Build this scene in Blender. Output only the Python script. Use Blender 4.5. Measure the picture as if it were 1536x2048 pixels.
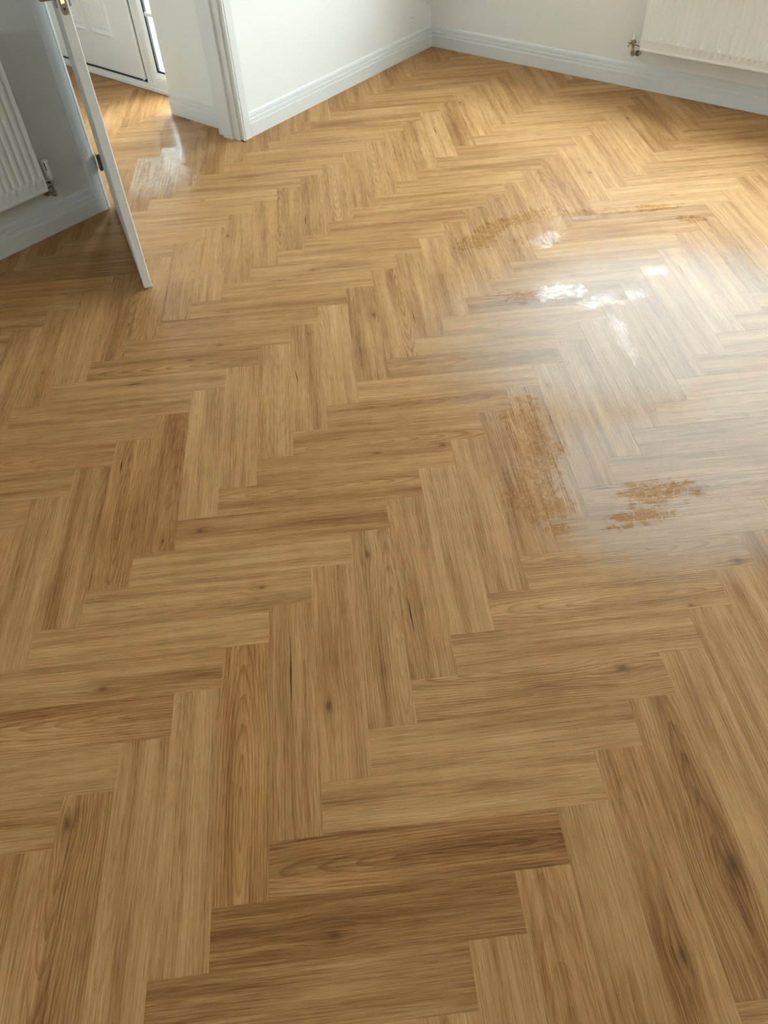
import bpy, math, random
from mathutils import Vector, Matrix

for o in list(bpy.data.objects):
    bpy.data.objects.remove(o, do_unlink=True)
scene = bpy.context.scene
COL = scene.collection
random.seed(7)

# ------------------------------------------------------------------ camera
FOCAL_PX = 1530.83
YAW, PITCH, ROLL = -0.730118, -0.825067, -0.063564
CAM = Vector((0.636439, -0.772802, 1.716433))
fw = Vector((math.sin(YAW) * math.cos(PITCH), math.cos(YAW) * math.cos(PITCH), math.sin(PITCH)))
r0 = Vector((math.cos(YAW), -math.sin(YAW), 0))
u0 = r0.cross(fw)
RIGHT = math.cos(ROLL) * r0 + math.sin(ROLL) * u0
UP = -math.sin(ROLL) * r0 + math.cos(ROLL) * u0
cam_data = bpy.data.cameras.new('camera')
cam_data.sensor_fit = 'VERTICAL'
cam_data.sensor_height = 24.0
cam_data.lens = FOCAL_PX * 24.0 / 2048.0
cam_data.clip_start = 0.02
cam = bpy.data.objects.new('camera', cam_data)
COL.objects.link(cam)
m = Matrix((RIGHT, UP, -fw)).transposed().to_4x4()
m.translation = CAM
cam.matrix_world = m
scene.camera = cam

# ------------------------------------------------------------------ sky, sun, exposure
SKY, SUN = 8.2, 0.2
world = bpy.data.worlds.new('overcast_sky')
scene.world = world
world.use_nodes = True
wt = world.node_tree
bg = wt.nodes['Background']
# bright overcast sky: the zenith twice as bright as the horizon
gen = wt.nodes.new('ShaderNodeTexCoord')
sepz = wt.nodes.new('ShaderNodeSeparateXYZ')
wt.links.new(gen.outputs['Generated'], sepz.inputs[0])
cie = wt.nodes.new('ShaderNodeMapRange')
cie.inputs['From Min'].default_value = 0.0
cie.inputs['From Max'].default_value = 1.0
cie.inputs['To Min'].default_value = 0.5 * SKY
cie.inputs['To Max'].default_value = 1.0 * SKY
wt.links.new(sepz.outputs['Z'], cie.inputs['Value'])
wt.links.new(cie.outputs['Result'], bg.inputs['Strength'])
bg.inputs['Color'].default_value = (0.79, 0.925, 1.0, 1)
# sun veiled by thin cloud, high over the front of the house
sun_data = bpy.data.lights.new('hazy_sun', 'SUN')
sun_data.energy = SUN
sun_data.angle = math.radians(28)
sun_data.color = (1.0, 0.95, 0.86)
sun = bpy.data.objects.new('hazy_sun', sun_data)
COL.objects.link(sun)
sun.rotation_euler = Vector((0.0, -1.0, -1.55)).to_track_quat('-Z', 'Y').to_euler()
scene.view_settings.view_transform = 'Standard'
scene.view_settings.look = 'None'
scene.view_settings.gamma = 1.0
scene.view_settings.use_curve_mapping = False
scene.view_settings.exposure = 2.1
cy = scene.cycles
cy.use_denoising = True
cy.use_adaptive_sampling = True
cy.adaptive_threshold = 0.075
cy.adaptive_min_samples = 24
cy.max_bounces = 6
cy.diffuse_bounces = 4
cy.glossy_bounces = 2
cy.transparent_max_bounces = 8
cy.sample_clamp_indirect = 8.0
cy.caustics_reflective = False
cy.caustics_refractive = False

WIN = (-2.05, 0.20, 0.95, 2.12)          # room window opening in the far right wall: x0, x1, z0, z1
SIDE = (-3.87, -3.56, 0.12, 2.05)        # sidelight beside the front door
FILL_DOOR = (1.15, 2.16, 0.05, 2.10)         # glazed door added out of view to brighten the mid floor
FILL_REAR = (-1.4, -0.4, 1.15, 2.05)           # window added behind the camera for fill light: x0, x1, z0, z1
YB, XE, ZC = -3.2, 2.4, 2.4              # rear wall, side wall, ceiling height

def portal(name, loc, rot, sx, sy):
    l = bpy.data.lights.new(name, 'AREA')
    l.shape = 'RECTANGLE'
    l.size, l.size_y = sx, sy
    l.cycles.is_portal = True
    o = bpy.data.objects.new(name, l)
    COL.objects.link(o)
    o.location = loc
    o.rotation_euler = rot
    return o

portal('window_daylight_portal', ((WIN[0] + WIN[1]) / 2, 4.12, (WIN[2] + WIN[3]) / 2), (-math.pi / 2, 0, 0), WIN[1] - WIN[0], WIN[3] - WIN[2])
portal('sidelight_daylight_portal', ((SIDE[0] + SIDE[1]) / 2, 2.455, (SIDE[2] + SIDE[3]) / 2), (-math.pi / 2, 0, 0), SIDE[1] - SIDE[0], SIDE[3] - SIDE[2])
portal('hall_fill_portal', (-4.45, 2.43, 1.49), (-math.pi / 2, 0, 0), 0.47, 0.78)  # portal for the panes added to lift the hall light
portal('fill_window_portal', ((FILL_REAR[0] + FILL_REAR[1]) / 2, YB - 0.08, (FILL_REAR[2] + FILL_REAR[3]) / 2), (math.pi / 2, 0, 0), FILL_REAR[1] - FILL_REAR[0], FILL_REAR[3] - FILL_REAR[2])
portal('fill_door_portal', ((FILL_DOOR[0] + FILL_DOOR[1]) / 2, 4.12, (FILL_DOOR[2] + FILL_DOOR[3]) / 2), (-math.pi / 2, 0, 0), FILL_DOOR[1] - FILL_DOOR[0], FILL_DOOR[3] - FILL_DOOR[2])

# ------------------------------------------------------------------ node helper and materials
class NT:
    def __init__(self, name):
        self.mat = bpy.data.materials.new(name)
        self.mat.use_nodes = True
        self.t = self.mat.node_tree
        self.bsdf = self.t.nodes['Principled BSDF']
        self.out = self.t.nodes['Material Output']
    def link(self, a, b):
        self.t.links.new(a, b)
    def node(self, kind, **kw):
        n = self.t.nodes.new(kind)
        for k, v in kw.items():
            setattr(n, k, v)
        return n
    def put(self, sock, v):
        if hasattr(v, 'is_output'):
            self.link(v, sock)
        else:
            sock.default_value = v
    def math(self, op, a, b=0.0, c=None, clamp=False):
        n = self.node('ShaderNodeMath', operation=op, use_clamp=clamp)
        self.put(n.inputs[0], a)
        if op not in ('SQRT', 'ABSOLUTE', 'SINE', 'FRACT', 'EXPONENT'):
            self.put(n.inputs[1], b)
        if c is not None:
            self.put(n.inputs[2], c)
        return n.outputs[0]
    def comb(self, x, y, z=0.0):
        n = self.node('ShaderNodeCombineXYZ')
        for i, v in enumerate((x, y, z)):
            self.put(n.inputs[i], v)
        return n.outputs[0]
    def sep(self, v):
        n = self.node('ShaderNodeSeparateXYZ')
        self.link(v, n.inputs[0])
        return n.outputs[0], n.outputs[1], n.outputs[2]
    def noise(self, vec, scale=1.0, detail=2.0, rough=0.5, dist=0.0, dim='3D'):
        n = self.node('ShaderNodeTexNoise', noise_dimensions=dim)
        self.link(vec, n.inputs['Vector'])
        n.inputs['Scale'].default_value = scale
        n.inputs['Detail'].default_value = detail
        n.inputs['Roughness'].default_value = rough
        n.inputs['Distortion'].default_value = dist
        return n.outputs['Fac']
    def ramp(self, fac, stops):
        n = self.node('ShaderNodeValToRGB')
        e = n.color_ramp.elements
        while len(e) < len(stops):
            e.new(0.5)
        for el, (p, c) in zip(e, stops):
            el.position = p
            el.color = (*c, 1)
        self.link(fac, n.inputs[0])
        return n.outputs[0]
    def mix(self, fac, a, b, blend='MIX'):
        n = self.node('ShaderNodeMix', data_type='RGBA', blend_type=blend)
        self.put(n.inputs[0], fac)
        for s, v in ((n.inputs[6], a), (n.inputs[7], b)):
            if hasattr(v, 'is_output'):
                self.link(v, s)
            else:
                s.default_value = (*v, 1)
        return n.outputs[2]
    def step(self, v, lo, hi):
        n = self.node('ShaderNodeMapRange', interpolation_type='SMOOTHSTEP')
        self.put(n.inputs[0], v)
        n.inputs[1].default_value = lo
        n.inputs[2].default_value = hi
        n.inputs[3].default_value = 0.0
        n.inputs[4].default_value = 1.0
        return n.outputs[0]

def plain(name, col, rough=0.5, metal=0.0, bump=0.0, scale=60.0, vary=0.03):
    n = NT(name)
    tc = n.node('ShaderNodeTexCoord').outputs['Object']
    f = n.noise(tc, scale, 3.0)
    c = n.mix(f, tuple(v * (1 - vary) for v in col), tuple(min(1, v * (1 + vary)) for v in col))
    n.link(c, n.bsdf.inputs['Base Color'])
    n.bsdf.inputs['Roughness'].default_value = rough
    n.bsdf.inputs['Metallic'].default_value = metal
    if bump:
        b = n.node('ShaderNodeBump')
        b.inputs['Strength'].default_value = bump
        b.inputs['Distance'].default_value = 0.001
        n.link(f, b.inputs['Height'])
        n.link(b.outputs[0], n.bsdf.inputs['Normal'])
    return n.mat

M = {}
M['wall'] = plain('wall_emulsion', (0.82, 0.812, 0.782), 0.75, vary=0.01)
M['ceiling'] = plain('ceiling_emulsion', (0.83, 0.83, 0.82), 0.85, vary=0.01)
M['trim'] = plain('white_satin_trim', (0.73, 0.733, 0.72), 0.5, vary=0.008, scale=8)
M['door'] = plain('white_door_paint', (0.72, 0.72, 0.69), 0.42, vary=0.008, scale=8)
M['upvc'] = plain('white_upvc', (0.84, 0.845, 0.83), 0.3, vary=0.006, scale=8)
M['gasket'] = plain('black_rubber_gasket', (0.012, 0.012, 0.013), 0.6, scale=30, vary=0.2)
M['rad'] = plain('radiator_enamel', (0.80, 0.80, 0.765), 0.42, vary=0.008, scale=8)
M['chrome'] = plain('chrome', (0.40, 0.40, 0.40), 0.22, metal=1.0, scale=40, vary=0.05)
M['satin'] = plain('satin_nickel', (0.50, 0.47, 0.43), 0.3, metal=1.0, scale=40, vary=0.05)
M['hinge'] = plain('dark_hinge_metal', (0.20, 0.19, 0.17), 0.35, metal=1.0, scale=40, vary=0.05)
M['brass'] = plain('polished_brass', (0.78, 0.60, 0.28), 0.2, metal=1.0, scale=40, vary=0.05)
M['plastic'] = plain('white_valve_plastic', (0.80, 0.80, 0.77), 0.35, scale=30, vary=0.01)
M['slot'] = plain('dark_slot', (0.03, 0.03, 0.03), 0.6, scale=30, vary=0.1)
M['subfloor'] = plain('subfloor_screed', (0.075, 0.045, 0.022), 0.9, scale=25, vary=0.15)
M['ground'] = plain('garden_ground', (0.42, 0.41, 0.38), 0.95, scale=1.5, vary=0.25)

def glass():
    n = NT('window_glass')
    n.t.nodes.remove(n.bsdf)
    tr = n.node('ShaderNodeBsdfTransparent')
    tr.inputs[0].default_value = (0.95, 0.97, 0.96, 1)
    gl = n.node('ShaderNodeBsdfGlossy')
    gl.inputs['Roughness'].default_value = 0.0
    fr = n.node('ShaderNodeFresnel')
    fr.inputs[0].default_value = 1.45
    mx = n.node('ShaderNodeMixShader')
    back = n.node('ShaderNodeNewGeometry').outputs['Backfacing']
    n.link(n.math('MULTIPLY', fr.outputs[0], n.math('SUBTRACT', 1.0, back)), mx.inputs[0])
    n.link(tr.outputs[0], mx.inputs[1])
    n.link(gl.outputs[0], mx.inputs[2])
    n.link(mx.outputs[0], n.out.inputs['Surface'])
    return n.mat
M['glass'] = glass()

# Floor-space mop marks and other glossy or pale patches: (x, y, rx, ry, angle in degrees)
WET = [
    (-1.13, 1.93, 0.13, 0.065, 80), (-1.13, 2.10, 0.15, 0.065, 80), (-1.06, 2.25, 0.15, 0.07, 60), (-0.97, 2.29, 0.10, 0.06, 45),
    (-0.83, 2.47, 0.17, 0.06, 45), (-0.64, 2.66, 0.13, 0.045, 45), (-0.44, 2.66, 0.07, 0.04, 45),
    (-0.31, 1.04, 0.13, 0.085, 135), (-0.20, 0.92, 0.15, 0.095, 130), (-0.11, 0.74, 0.15, 0.085, 115), (-0.02, 0.73, 0.08, 0.06, 45),
    (0.20, 0.98, 0.15, 0.05, 45), (0.20, 0.85, 0.11, 0.04, 45), (0.04, 0.665, 0.05, 0.04, 45),
    (-0.91, 2.12, 0.13, 0.07, 60), (-0.66, 1.74, 0.18, 0.065, 45), (-0.42, 1.86, 0.14, 0.055, 60), (-0.38, 2.15, 0.07, 0.035, 45), (-0.28, 1.66, 0.15, 0.03, 135),
    (-2.90, 1.76, 0.34, 0.045, -36)]
FILM_HAZE = [(-0.25, 1.78, 0.90, 0.60, 55), (0.2, 1.05, 0.5, 0.40, 45), (0.42, 1.55, 0.5, 0.42, 45)]  # dried mop film, extended to cover the window haze on the floor
SHEEN = [(-3.10, 1.90, 0.62, 0.16, -36)]
PALE_AREA = [(-3.00, 1.64, 0.42, 0.30, -45)]

def wood():
    n = NT('oak_herringbone_plank')
    tc = n.node('ShaderNodeAttribute', attribute_type='GEOMETRY', attribute_name='plank_pos').outputs['Vector']
    info = n.node('ShaderNodeObjectInfo')
    rnd = info.outputs['Random']
    x, y, z = n.sep(tc)
    def attr(name):
        a = n.node('ShaderNodeAttribute', attribute_type='OBJECT', attribute_name=name)
        return n.sep(a.outputs['Vector'])
    kx, ky, ks = attr('knot')
    cx, cy_, cl = attr('crack')
    ax, ay, astr = attr('figure')
    tone, warm, pale = attr('tone')
    s1 = n.math('MULTIPLY', n.math('ADD', rnd, z), 37.0)
    s2 = n.math('MULTIPLY', n.math('ADD', rnd, z), 91.7)
    # knot field
    dx = n.math('MULTIPLY', n.math('SUBTRACT', x, kx), 0.55)
    dy = n.math('SUBTRACT', y, ky)
    r2 = n.math('ADD', n.math('MULTIPLY', dx, dx), n.math('MULTIPLY', dy, dy))
    ks2 = n.math('ADD', n.math('MULTIPLY', ks, ks), 1e-7)
    kq = n.math('DIVIDE', r2, ks2)
    has = n.step(ks, 0.001, 0.003)
    kcore = n.math('MULTIPLY', n.math('EXPONENT', n.math('MULTIPLY', kq, -2.2)), has)
    kwide = n.math('MULTIPLY', n.math('EXPONENT', n.math('MULTIPLY', kq, -0.12)), has)
    # grain lines bend round the knot
    warpn = n.noise(n.comb(n.math('ADD', n.math('MULTIPLY', x, 3.2), s1), n.math('ADD', n.math('MULTIPLY', y, 9.0), s2)), 1.0, 2.0, dim='2D')
    warp = n.math('MULTIPLY', n.math('SUBTRACT', warpn, 0.5), 0.009)
    yb = n.math('ADD', n.math('ADD', y, warp), n.math('MULTIPLY', n.math('MULTIPLY', kwide, dy), -0.5))
    def grain(fx, fy, det, rough=0.55):
        return n.noise(n.comb(n.math('ADD', n.math('MULTIPLY', x, fx), s1), n.math('ADD', n.math('MULTIPLY', yb, fy), s2)), 1.0, det, rough, dim='2D')
    g1 = grain(1.3, 26.0, 3.0)
    g2 = grain(3.4, 270.0, 4.0, 0.64)
    g3 = grain(14.0, 900.0, 2.0)
    patch = warpn
    # cathedral figure: nested long ellipses cut by the plank face
    ex = n.math('MULTIPLY', n.math('SUBTRACT', x, ax), 0.085)
    ey = n.math('SUBTRACT', yb, ay)
    d = n.math('SQRT', n.math('ADD', n.math('ADD', n.math('MULTIPLY', ex, ex), n.math('MULTIPLY', ey, ey)), 2e-6))
    wob = n.math('MULTIPLY', n.math('SUBTRACT', n.noise(n.comb(n.math('ADD', n.math('MULTIPLY', x, 24.0), s2), n.math('ADD', n.math('MULTIPLY', y, 70.0), s1)), 1.0, 2.0, dim='2D'), 0.5), 0.0035)
    ph = n.math('FRACT', n.math('MULTIPLY', n.math('ADD', n.math('ADD', d, wob), n.math('MULTIPLY', kwide, 0.004)), 145.0))
    ring = n.math('MULTIPLY', n.step(ph, 0.45, 0.93), n.math('SUBTRACT', 1.0, n.step(ph, 0.93, 1.0)))
    ring = n.math('MULTIPLY', ring, n.math('ADD', 0.35, n.math('MULTIPLY', g2, 1.1)))
    rings = n.math('MULTIPLY', ring, astr)
    # value
    v = n.math('ADD', 0.5, n.math('MULTIPLY', n.math('SUBTRACT', g1, 0.5), 0.62))
    v = n.math('ADD', v, n.math('MULTIPLY', n.math('SUBTRACT', g2, 0.5), 0.72))
    v = n.math('ADD', v, n.math('MULTIPLY', n.math('SUBTRACT', g3, 0.5), 0.85))
    v = n.math('ADD', v, n.math('MULTIPLY', n.math('SUBTRACT', patch, 0.5), 0.22))
    v = n.math('ADD', v, n.math('MULTIPLY', rings, -0.24))
    v = n.math('ADD', v, n.math('MULTIPLY', tone, 0.30))
    v = n.math('ADD', v, n.math('MULTIPLY', n.math('SINE', n.math('MULTIPLY', z, 173.0)), 0.05))
    v = n.math('ADD', v, n.math('MULTIPLY', kwide, -0.07))
    col = n.ramp(v, [(0.0, (0.142, 0.055, 0.0145)), (0.30, (0.295, 0.140, 0.045)), (0.52, (0.440, 0.232, 0.090)), (0.75, (0.555, 0.320, 0.139)), (1.0, (0.67, 0.420, 0.198))])
    wpos = n.math('MULTIPLY', warm, 0.36, clamp=True)
    wneg = n.math('MULTIPLY', warm, -0.5, clamp=True)
    col = n.mix(wpos, col, (1.10, 0.86, 0.62), 'MULTIPLY')
    col = n.mix(wneg, col, (0.88, 0.92, 1.05), 'MULTIPLY')
    # pores
    pore = n.step(g3, 0.60, 0.72)
    col = n.mix(n.math('MULTIPLY', pore, 0.5), col, (0.16, 0.085, 0.035))
    # knot and crack
    knoise = g3
    col = n.mix(n.math('MULTIPLY', kcore, n.math('ADD', 0.45, n.math('MULTIPLY', knoise, 0.6)), clamp=True), col, (0.10, 0.042, 0.014))
    cw = n.math('MULTIPLY', n.math('SUBTRACT', warpn, 0.5), 0.03)
    cdy = n.math('ABSOLUTE', n.math('ADD', n.math('SUBTRACT', y, cy_), cw))
    cdx = n.math('DIVIDE', n.math('ABSOLUTE', n.math('SUBTRACT', x, cx)), n.math('ADD', cl, 1e-5))
    halfw = n.math('MULTIPLY', n.math('SUBTRACT', 1.0, cdx, clamp=True), 0.0026)
    crack = n.math('MULTIPLY', n.math('SUBTRACT', 1.0, n.math('DIVIDE', cdy, n.math('ADD', halfw, 1e-6)), clamp=True), n.step(cl, 0.005, 0.02))
    col = n.mix(n.math('MULTIPLY', crack, 1.6, clamp=True), col, (0.055, 0.026, 0.010))
    # ------------- mop marks and other patches in floor space
    geo = n.node('ShaderNodeNewGeometry').outputs['Position']
    px, py, pz = n.sep(geo)
    flat = n.comb(px, py, 0.0)
    e1 = n.noise(geo, 9.0, 4.0, 0.65, dim='2D')
    e2 = n.noise(geo, 34.0, 3.0, 0.6, dim='2D')
    edge = n.math('ADD', n.math('MULTIPLY', n.math('SUBTRACT', e1, 0.5), 1.7), n.math('MULTIPLY', n.math('SUBTRACT', e2, 0.5), 1.1))
    edge = n.math('ADD', edge, n.math('MULTIPLY', n.math('SUBTRACT', g2, 0.5), 1.6))
    def blob(bx, by, rx, ry, ang):
        mp = n.node('ShaderNodeMapping', vector_type='TEXTURE')
        mp.inputs['Location'].default_value = (bx, by, 0)
        mp.inputs['Rotation'].default_value = (0, 0, math.radians(ang))
        mp.inputs['Scale'].default_value = (rx, ry, 1)
        n.link(flat, mp.inputs['Vector'])
        ln = n.node('ShaderNodeVectorMath', operation='LENGTH')
        n.link(mp.outputs[0], ln.inputs[0])
        return ln.outputs['Value']
    def union(lst):
        acc = None
        for b in lst:
            q = blob(*b)
            acc = q if acc is None else n.math('MINIMUM', acc, q)
        return acc
    wd = n.math('ADD', union(WET), edge)
    wet = n.math('SUBTRACT', 1.0, n.step(wd, 0.62, 1.02))
    # scuffs where the film has been scraped back through the water
    scuff = n.step(n.math('ABSOLUTE', n.math('SUBTRACT', e2, 0.52)), 0.008, 0.035)
    wet = n.math('MULTIPLY', wet, scuff)
    fd = n.math('ADD', union(FILM_HAZE), n.math('MULTIPLY', edge, 0.16))
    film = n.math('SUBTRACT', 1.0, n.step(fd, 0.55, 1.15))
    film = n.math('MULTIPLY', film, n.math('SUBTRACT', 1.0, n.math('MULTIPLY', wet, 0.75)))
    col = n.mix(n.math('MULTIPLY', wet, 0.4), col, (0.74, 0.62, 0.46), 'MULTIPLY')
    col = n.mix(n.math('MULTIPLY', film, 0.31), col, (0.44, 0.42, 0.415))  # grey of the film, with window haze painted into the same tint
    # pale tint in the grain of some planks by the hall door
    rs = n.math('SUBTRACT', 1.0, n.step(n.math('ADD', union(PALE_AREA), n.math('MULTIPLY', edge, 0.30)), 0.55, 1.05))
    rs = n.math('MULTIPLY', rs, pale)
    rs = n.math('MULTIPLY', rs, n.step(n.math('ADD', n.math('MULTIPLY', g2, 0.7), n.math('MULTIPLY', e2, 0.3)), 0.36, 0.60))
    col = n.mix(n.math('MULTIPLY', rs, 0.55), col, (0.60, 0.55, 0.47))
    n.link(col, n.bsdf.inputs['Base Color'])
    rough = n.math('ADD', 0.48, n.math('MULTIPLY', n.math('SUBTRACT', g2, 0.5), 0.16))
    rough = n.math('ADD', rough, n.math('MULTIPLY', film, -0.07))
    sheen = n.math('SUBTRACT', 1.0, n.step(n.math('ADD', union(SHEEN), n.math('MULTIPLY', edge, 0.1)), 0.55, 1.1))
    rough = n.math('MULTIPLY', rough, n.math('SUBTRACT', 1.0, n.math('MULTIPLY', sheen, 0.6)))
    rough = n.math('MULTIPLY', rough, n.math('SUBTRACT', 1.0, n.math('MULTIPLY', wet, 0.86)))
    n.link(rough, n.bsdf.inputs['Roughness'])
    n.bsdf.inputs['IOR'].default_value = 1.5
    spec = n.math('ADD', n.math('ADD', 0.15, n.math('MULTIPLY', film, 0.10)), n.math('MULTIPLY', sheen, 0.25))
    n.link(spec, n.bsdf.inputs['Specular IOR Level'])
    h = n.noise(n.comb(n.math('ADD', n.math('MULTIPLY', x, 6.0), s1), n.math('ADD', n.math('MULTIPLY', y, 380.0), s2)), 1.0, 3.0, 0.6, dim='2D')
    b = n.node('ShaderNodeBump')
    b.inputs['Distance'].default_value = 0.0011
    n.link(n.math('SUBTRACT', 0.55, n.math('MULTIPLY', wet, 0.34)), b.inputs['Strength'])
    n.link(h, b.inputs['Height'])
    n.link(b.outputs[0], n.bsdf.inputs['Normal'])
    return n.mat
M['wood'] = wood()

# ------------------------------------------------------------------ mesh helpers
class MB:
    def __init__(self):
        self.v, self.f = [], []
    def add(self, vs, fs):
        o = len(self.v)
        self.v += [tuple(p) for p in vs]
        self.f += [tuple(i + o for i in f) for f in fs]
        return self
    def box(self, x0, x1, y0, y1, z0, z1, ch=0.0):
        if ch <= 0:
            vs = [(x, y, z) for z in (z0, z1) for y in (y0, y1) for x in (x0, x1)]
            return self.add(vs, [(0, 2, 3, 1), (4, 5, 7, 6), (0, 1, 5, 4), (2, 6, 7, 3), (0, 4, 6, 2), (1, 3, 7, 5)])
        c = ch
        vs, idx = [], {}
        import itertools
        lo, hi = (x0, y0, z0), (x1, y1, z1)
        for corner in itertools.product((0, 1), repeat=3):
            for ax in range(3):
                p = []
                for k in range(3):
                    base = hi[k] if corner[k] else lo[k]
                    p.append(base if k == ax else base + (-c if corner[k] else c))
                idx[(corner, ax)] = len(vs)
                vs.append(tuple(p))
        fs = []
        cen = Vector(((x0 + x1) / 2, (y0 + y1) / 2, (z0 + z1) / 2))
        def face(ids):
            a, b, d = (Vector(vs[i]) for i in ids[:3])
            nrm = (b - a).cross(d - a)
            mid = sum((Vector(vs[i]) for i in ids), Vector()) / len(ids)
            fs.append(tuple(ids) if nrm.dot(mid - cen) > 0 else tuple(reversed(ids)))
        for ax in range(3):
            o1, o2 = [k for k in range(3) if k != ax]
            for sgn in (0, 1):
                ring = []
                for a, b in ((0, 0), (1, 0), (1, 1), (0, 1)):
                    co = [0, 0, 0]
                    co[ax], co[o1], co[o2] = sgn, a, b
                    ring.append(idx[(tuple(co), ax)])
                face(ring)
        for ax in range(3):
            o1, o2 = [k for k in range(3) if k != ax]
            for a, b in itertools.product((0, 1), repeat=2):
                c0, c1 = [0, 0, 0], [0, 0, 0]
                c0[ax], c1[ax] = 0, 1
                c0[o1] = c1[o1] = a
                c0[o2] = c1[o2] = b
                face([idx[(tuple(c0), o1)], idx[(tuple(c1), o1)], idx[(tuple(c1), o2)], idx[(tuple(c0), o2)]])
        for corner in itertools.product((0, 1), repeat=3):
            face([idx[(corner, k)] for k in range(3)])
        return self.add(vs, fs)
    def prism(self, poly, z0, z1):
        a = sum(poly[i][0] * poly[(i + 1) % len(poly)][1] - poly[(i + 1) % len(poly)][0] * poly[i][1] for i in range(len(poly)))
        if a < 0:
            poly = poly[::-1]
        n = len(poly)
        vs = [(p[0], p[1], z0) for p in poly] + [(p[0], p[1], z1) for p in poly]
        fs = [tuple(range(n - 1, -1, -1)), tuple(range(n, 2 * n))]
        fs += [(i, (i + 1) % n, n + (i + 1) % n, n + i) for i in range(n)]
        return self.add(vs, fs)
    def sweep(self, rings, closed=True):
        k = len(rings[0])
        vs = [p for r in rings for p in r]
        fs = []
        for a in range(len(rings) - 1):
            for i in range(k if closed else k - 1):
                j = (i + 1) % k
                fs.append((a * k + i, a * k + j, (a + 1) * k + j, (a + 1) * k + i))
        if closed:
            fs.append(tuple(range(k - 1, -1, -1)))
            fs.append(tuple((len(rings) - 1) * k + i for i in range(k)))
        return self.add(vs, fs)
    def tube(self, pts, rad, seg=16):
        pts = [Vector(p) for p in pts]
        rads = rad if isinstance(rad, (list, tuple)) else [rad] * len(pts)
        rings = []
        ref = None
        for i, p in enumerate(pts):
            t = (pts[min(i + 1, len(pts) - 1)] - pts[max(i - 1, 0)]).normalized()
            if ref is None:
                ref = Vector((0, 0, 1)) if abs(t.z) < 0.9 else Vector((1, 0, 0))
            a = (ref - t * ref.dot(t)).normalized()
            b = t.cross(a)
            ref = a
            rings.append([tuple(p + (a * math.cos(2 * math.pi * k / seg) + b * math.sin(2 * math.pi * k / seg)) * rads[i]) for k in range(seg)])
        return self.sweep(rings)
    def lathe(self, base, axis, prof, seg=20):
        """prof: (distance along axis, radius)"""
        axis = Vector(axis).normalized()
        ref = Vector((0, 0, 1)) if abs(axis.z) < 0.9 else Vector((1, 0, 0))
        a = (ref - axis * ref.dot(axis)).normalized()
        b = axis.cross(a)
        base = Vector(base)
        rings = [[tuple(base + axis * h + (a * math.cos(2 * math.pi * k / seg) + b * math.sin(2 * math.pi * k / seg)) * max(r, 1e-5)) for k in range(seg)] for h, r in prof]
        return self.sweep(rings)
    def mesh(self, name):
        me = bpy.data.meshes.new(name)
        me.from_pydata(self.v, [], self.f)
        me.update()
        return me
    def build(self, name, mat, parent=None, loc=(0, 0, 0), rz=0.0, smooth=False):
        me = self.mesh(name)
        me.materials.append(mat)
        if smooth:
            me.polygons.foreach_set('use_smooth', [True] * len(me.polygons))
            try:
                me.set_sharp_from_angle(angle=math.radians(40))
            except Exception:
                pass
        o = bpy.data.objects.new(name, me)
        COL.objects.link(o)
        o.location = loc
        o.rotation_euler = (0, 0, rz)
        if parent:
            o.parent = parent
        return o

def tag(o, label, cat, kind=None, group=None):
    o['label'] = label
    o['category'] = cat
    if kind:
        o['kind'] = kind
    if group:
        o['group'] = group
    return o

def empty(name, loc=(0, 0, 0), rz=0.0):
    o = bpy.data.objects.new(name, None)
    o.empty_display_size = 0.1
    COL.objects.link(o)
    o.location = loc
    o.rotation_euler = (0, 0, rz)
    return o

# ------------------------------------------------------------------ room shell
# x runs along the radiator wall, y towards it.
SL = 0.0394                                    # the doorway wall is a little out of square
def leftx(y):                                  # face of the doorway wall's skirting beyond the door
    return -2.843 - (y - 2.14) * SL
XL = -2.834                                    # plaster of the doorway wall on the hinge side
YR = 4.011                                     # plaster of the radiator wall
T_SK = 0.016
JL0, JL1 = 1.198, 2.126                        # clear opening of the doorway
XH = -3.036                                    # hall face of the doorway wall

mb = MB()
mb.box(-2.84, XE + 0.1, YB - 0.1, YR + 0.05, -0.12, -0.0042)
mb.box(-5.3, -2.84, 0.6, 2.46, -0.12, -0.0042)
floor = mb.build('floor', M['subfloor'])
tag(floor, 'oak herringbone plank floor running from the room into the hall', 'floor', 'structure')

x0, x1, z0, z1 = WIN
mb = MB()
mb.box(-3.05, x0, YR, YR + 0.28, -0.1, ZC)
mb.box(x1, FILL_DOOR[0], YR, YR + 0.28, -0.1, ZC)
mb.box(FILL_DOOR[1], XE + 0.1, YR, YR + 0.28, -0.1, ZC)
mb.box(FILL_DOOR[0], FILL_DOOR[1], YR, YR + 0.28, FILL_DOOR[3], ZC)
mb.box(FILL_DOOR[0], FILL_DOOR[1], YR, YR + 0.28, -0.1, FILL_DOOR[2])
mb.box(x0, x1, YR, YR + 0.28, -0.1, z0)
mb.box(x0, x1, YR, YR + 0.28, z1, ZC)
tag(mb.build('wall_right', M['wall']), 'off-white painted wall behind the long radiator, right of the corner', 'wall', 'structure')

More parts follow.
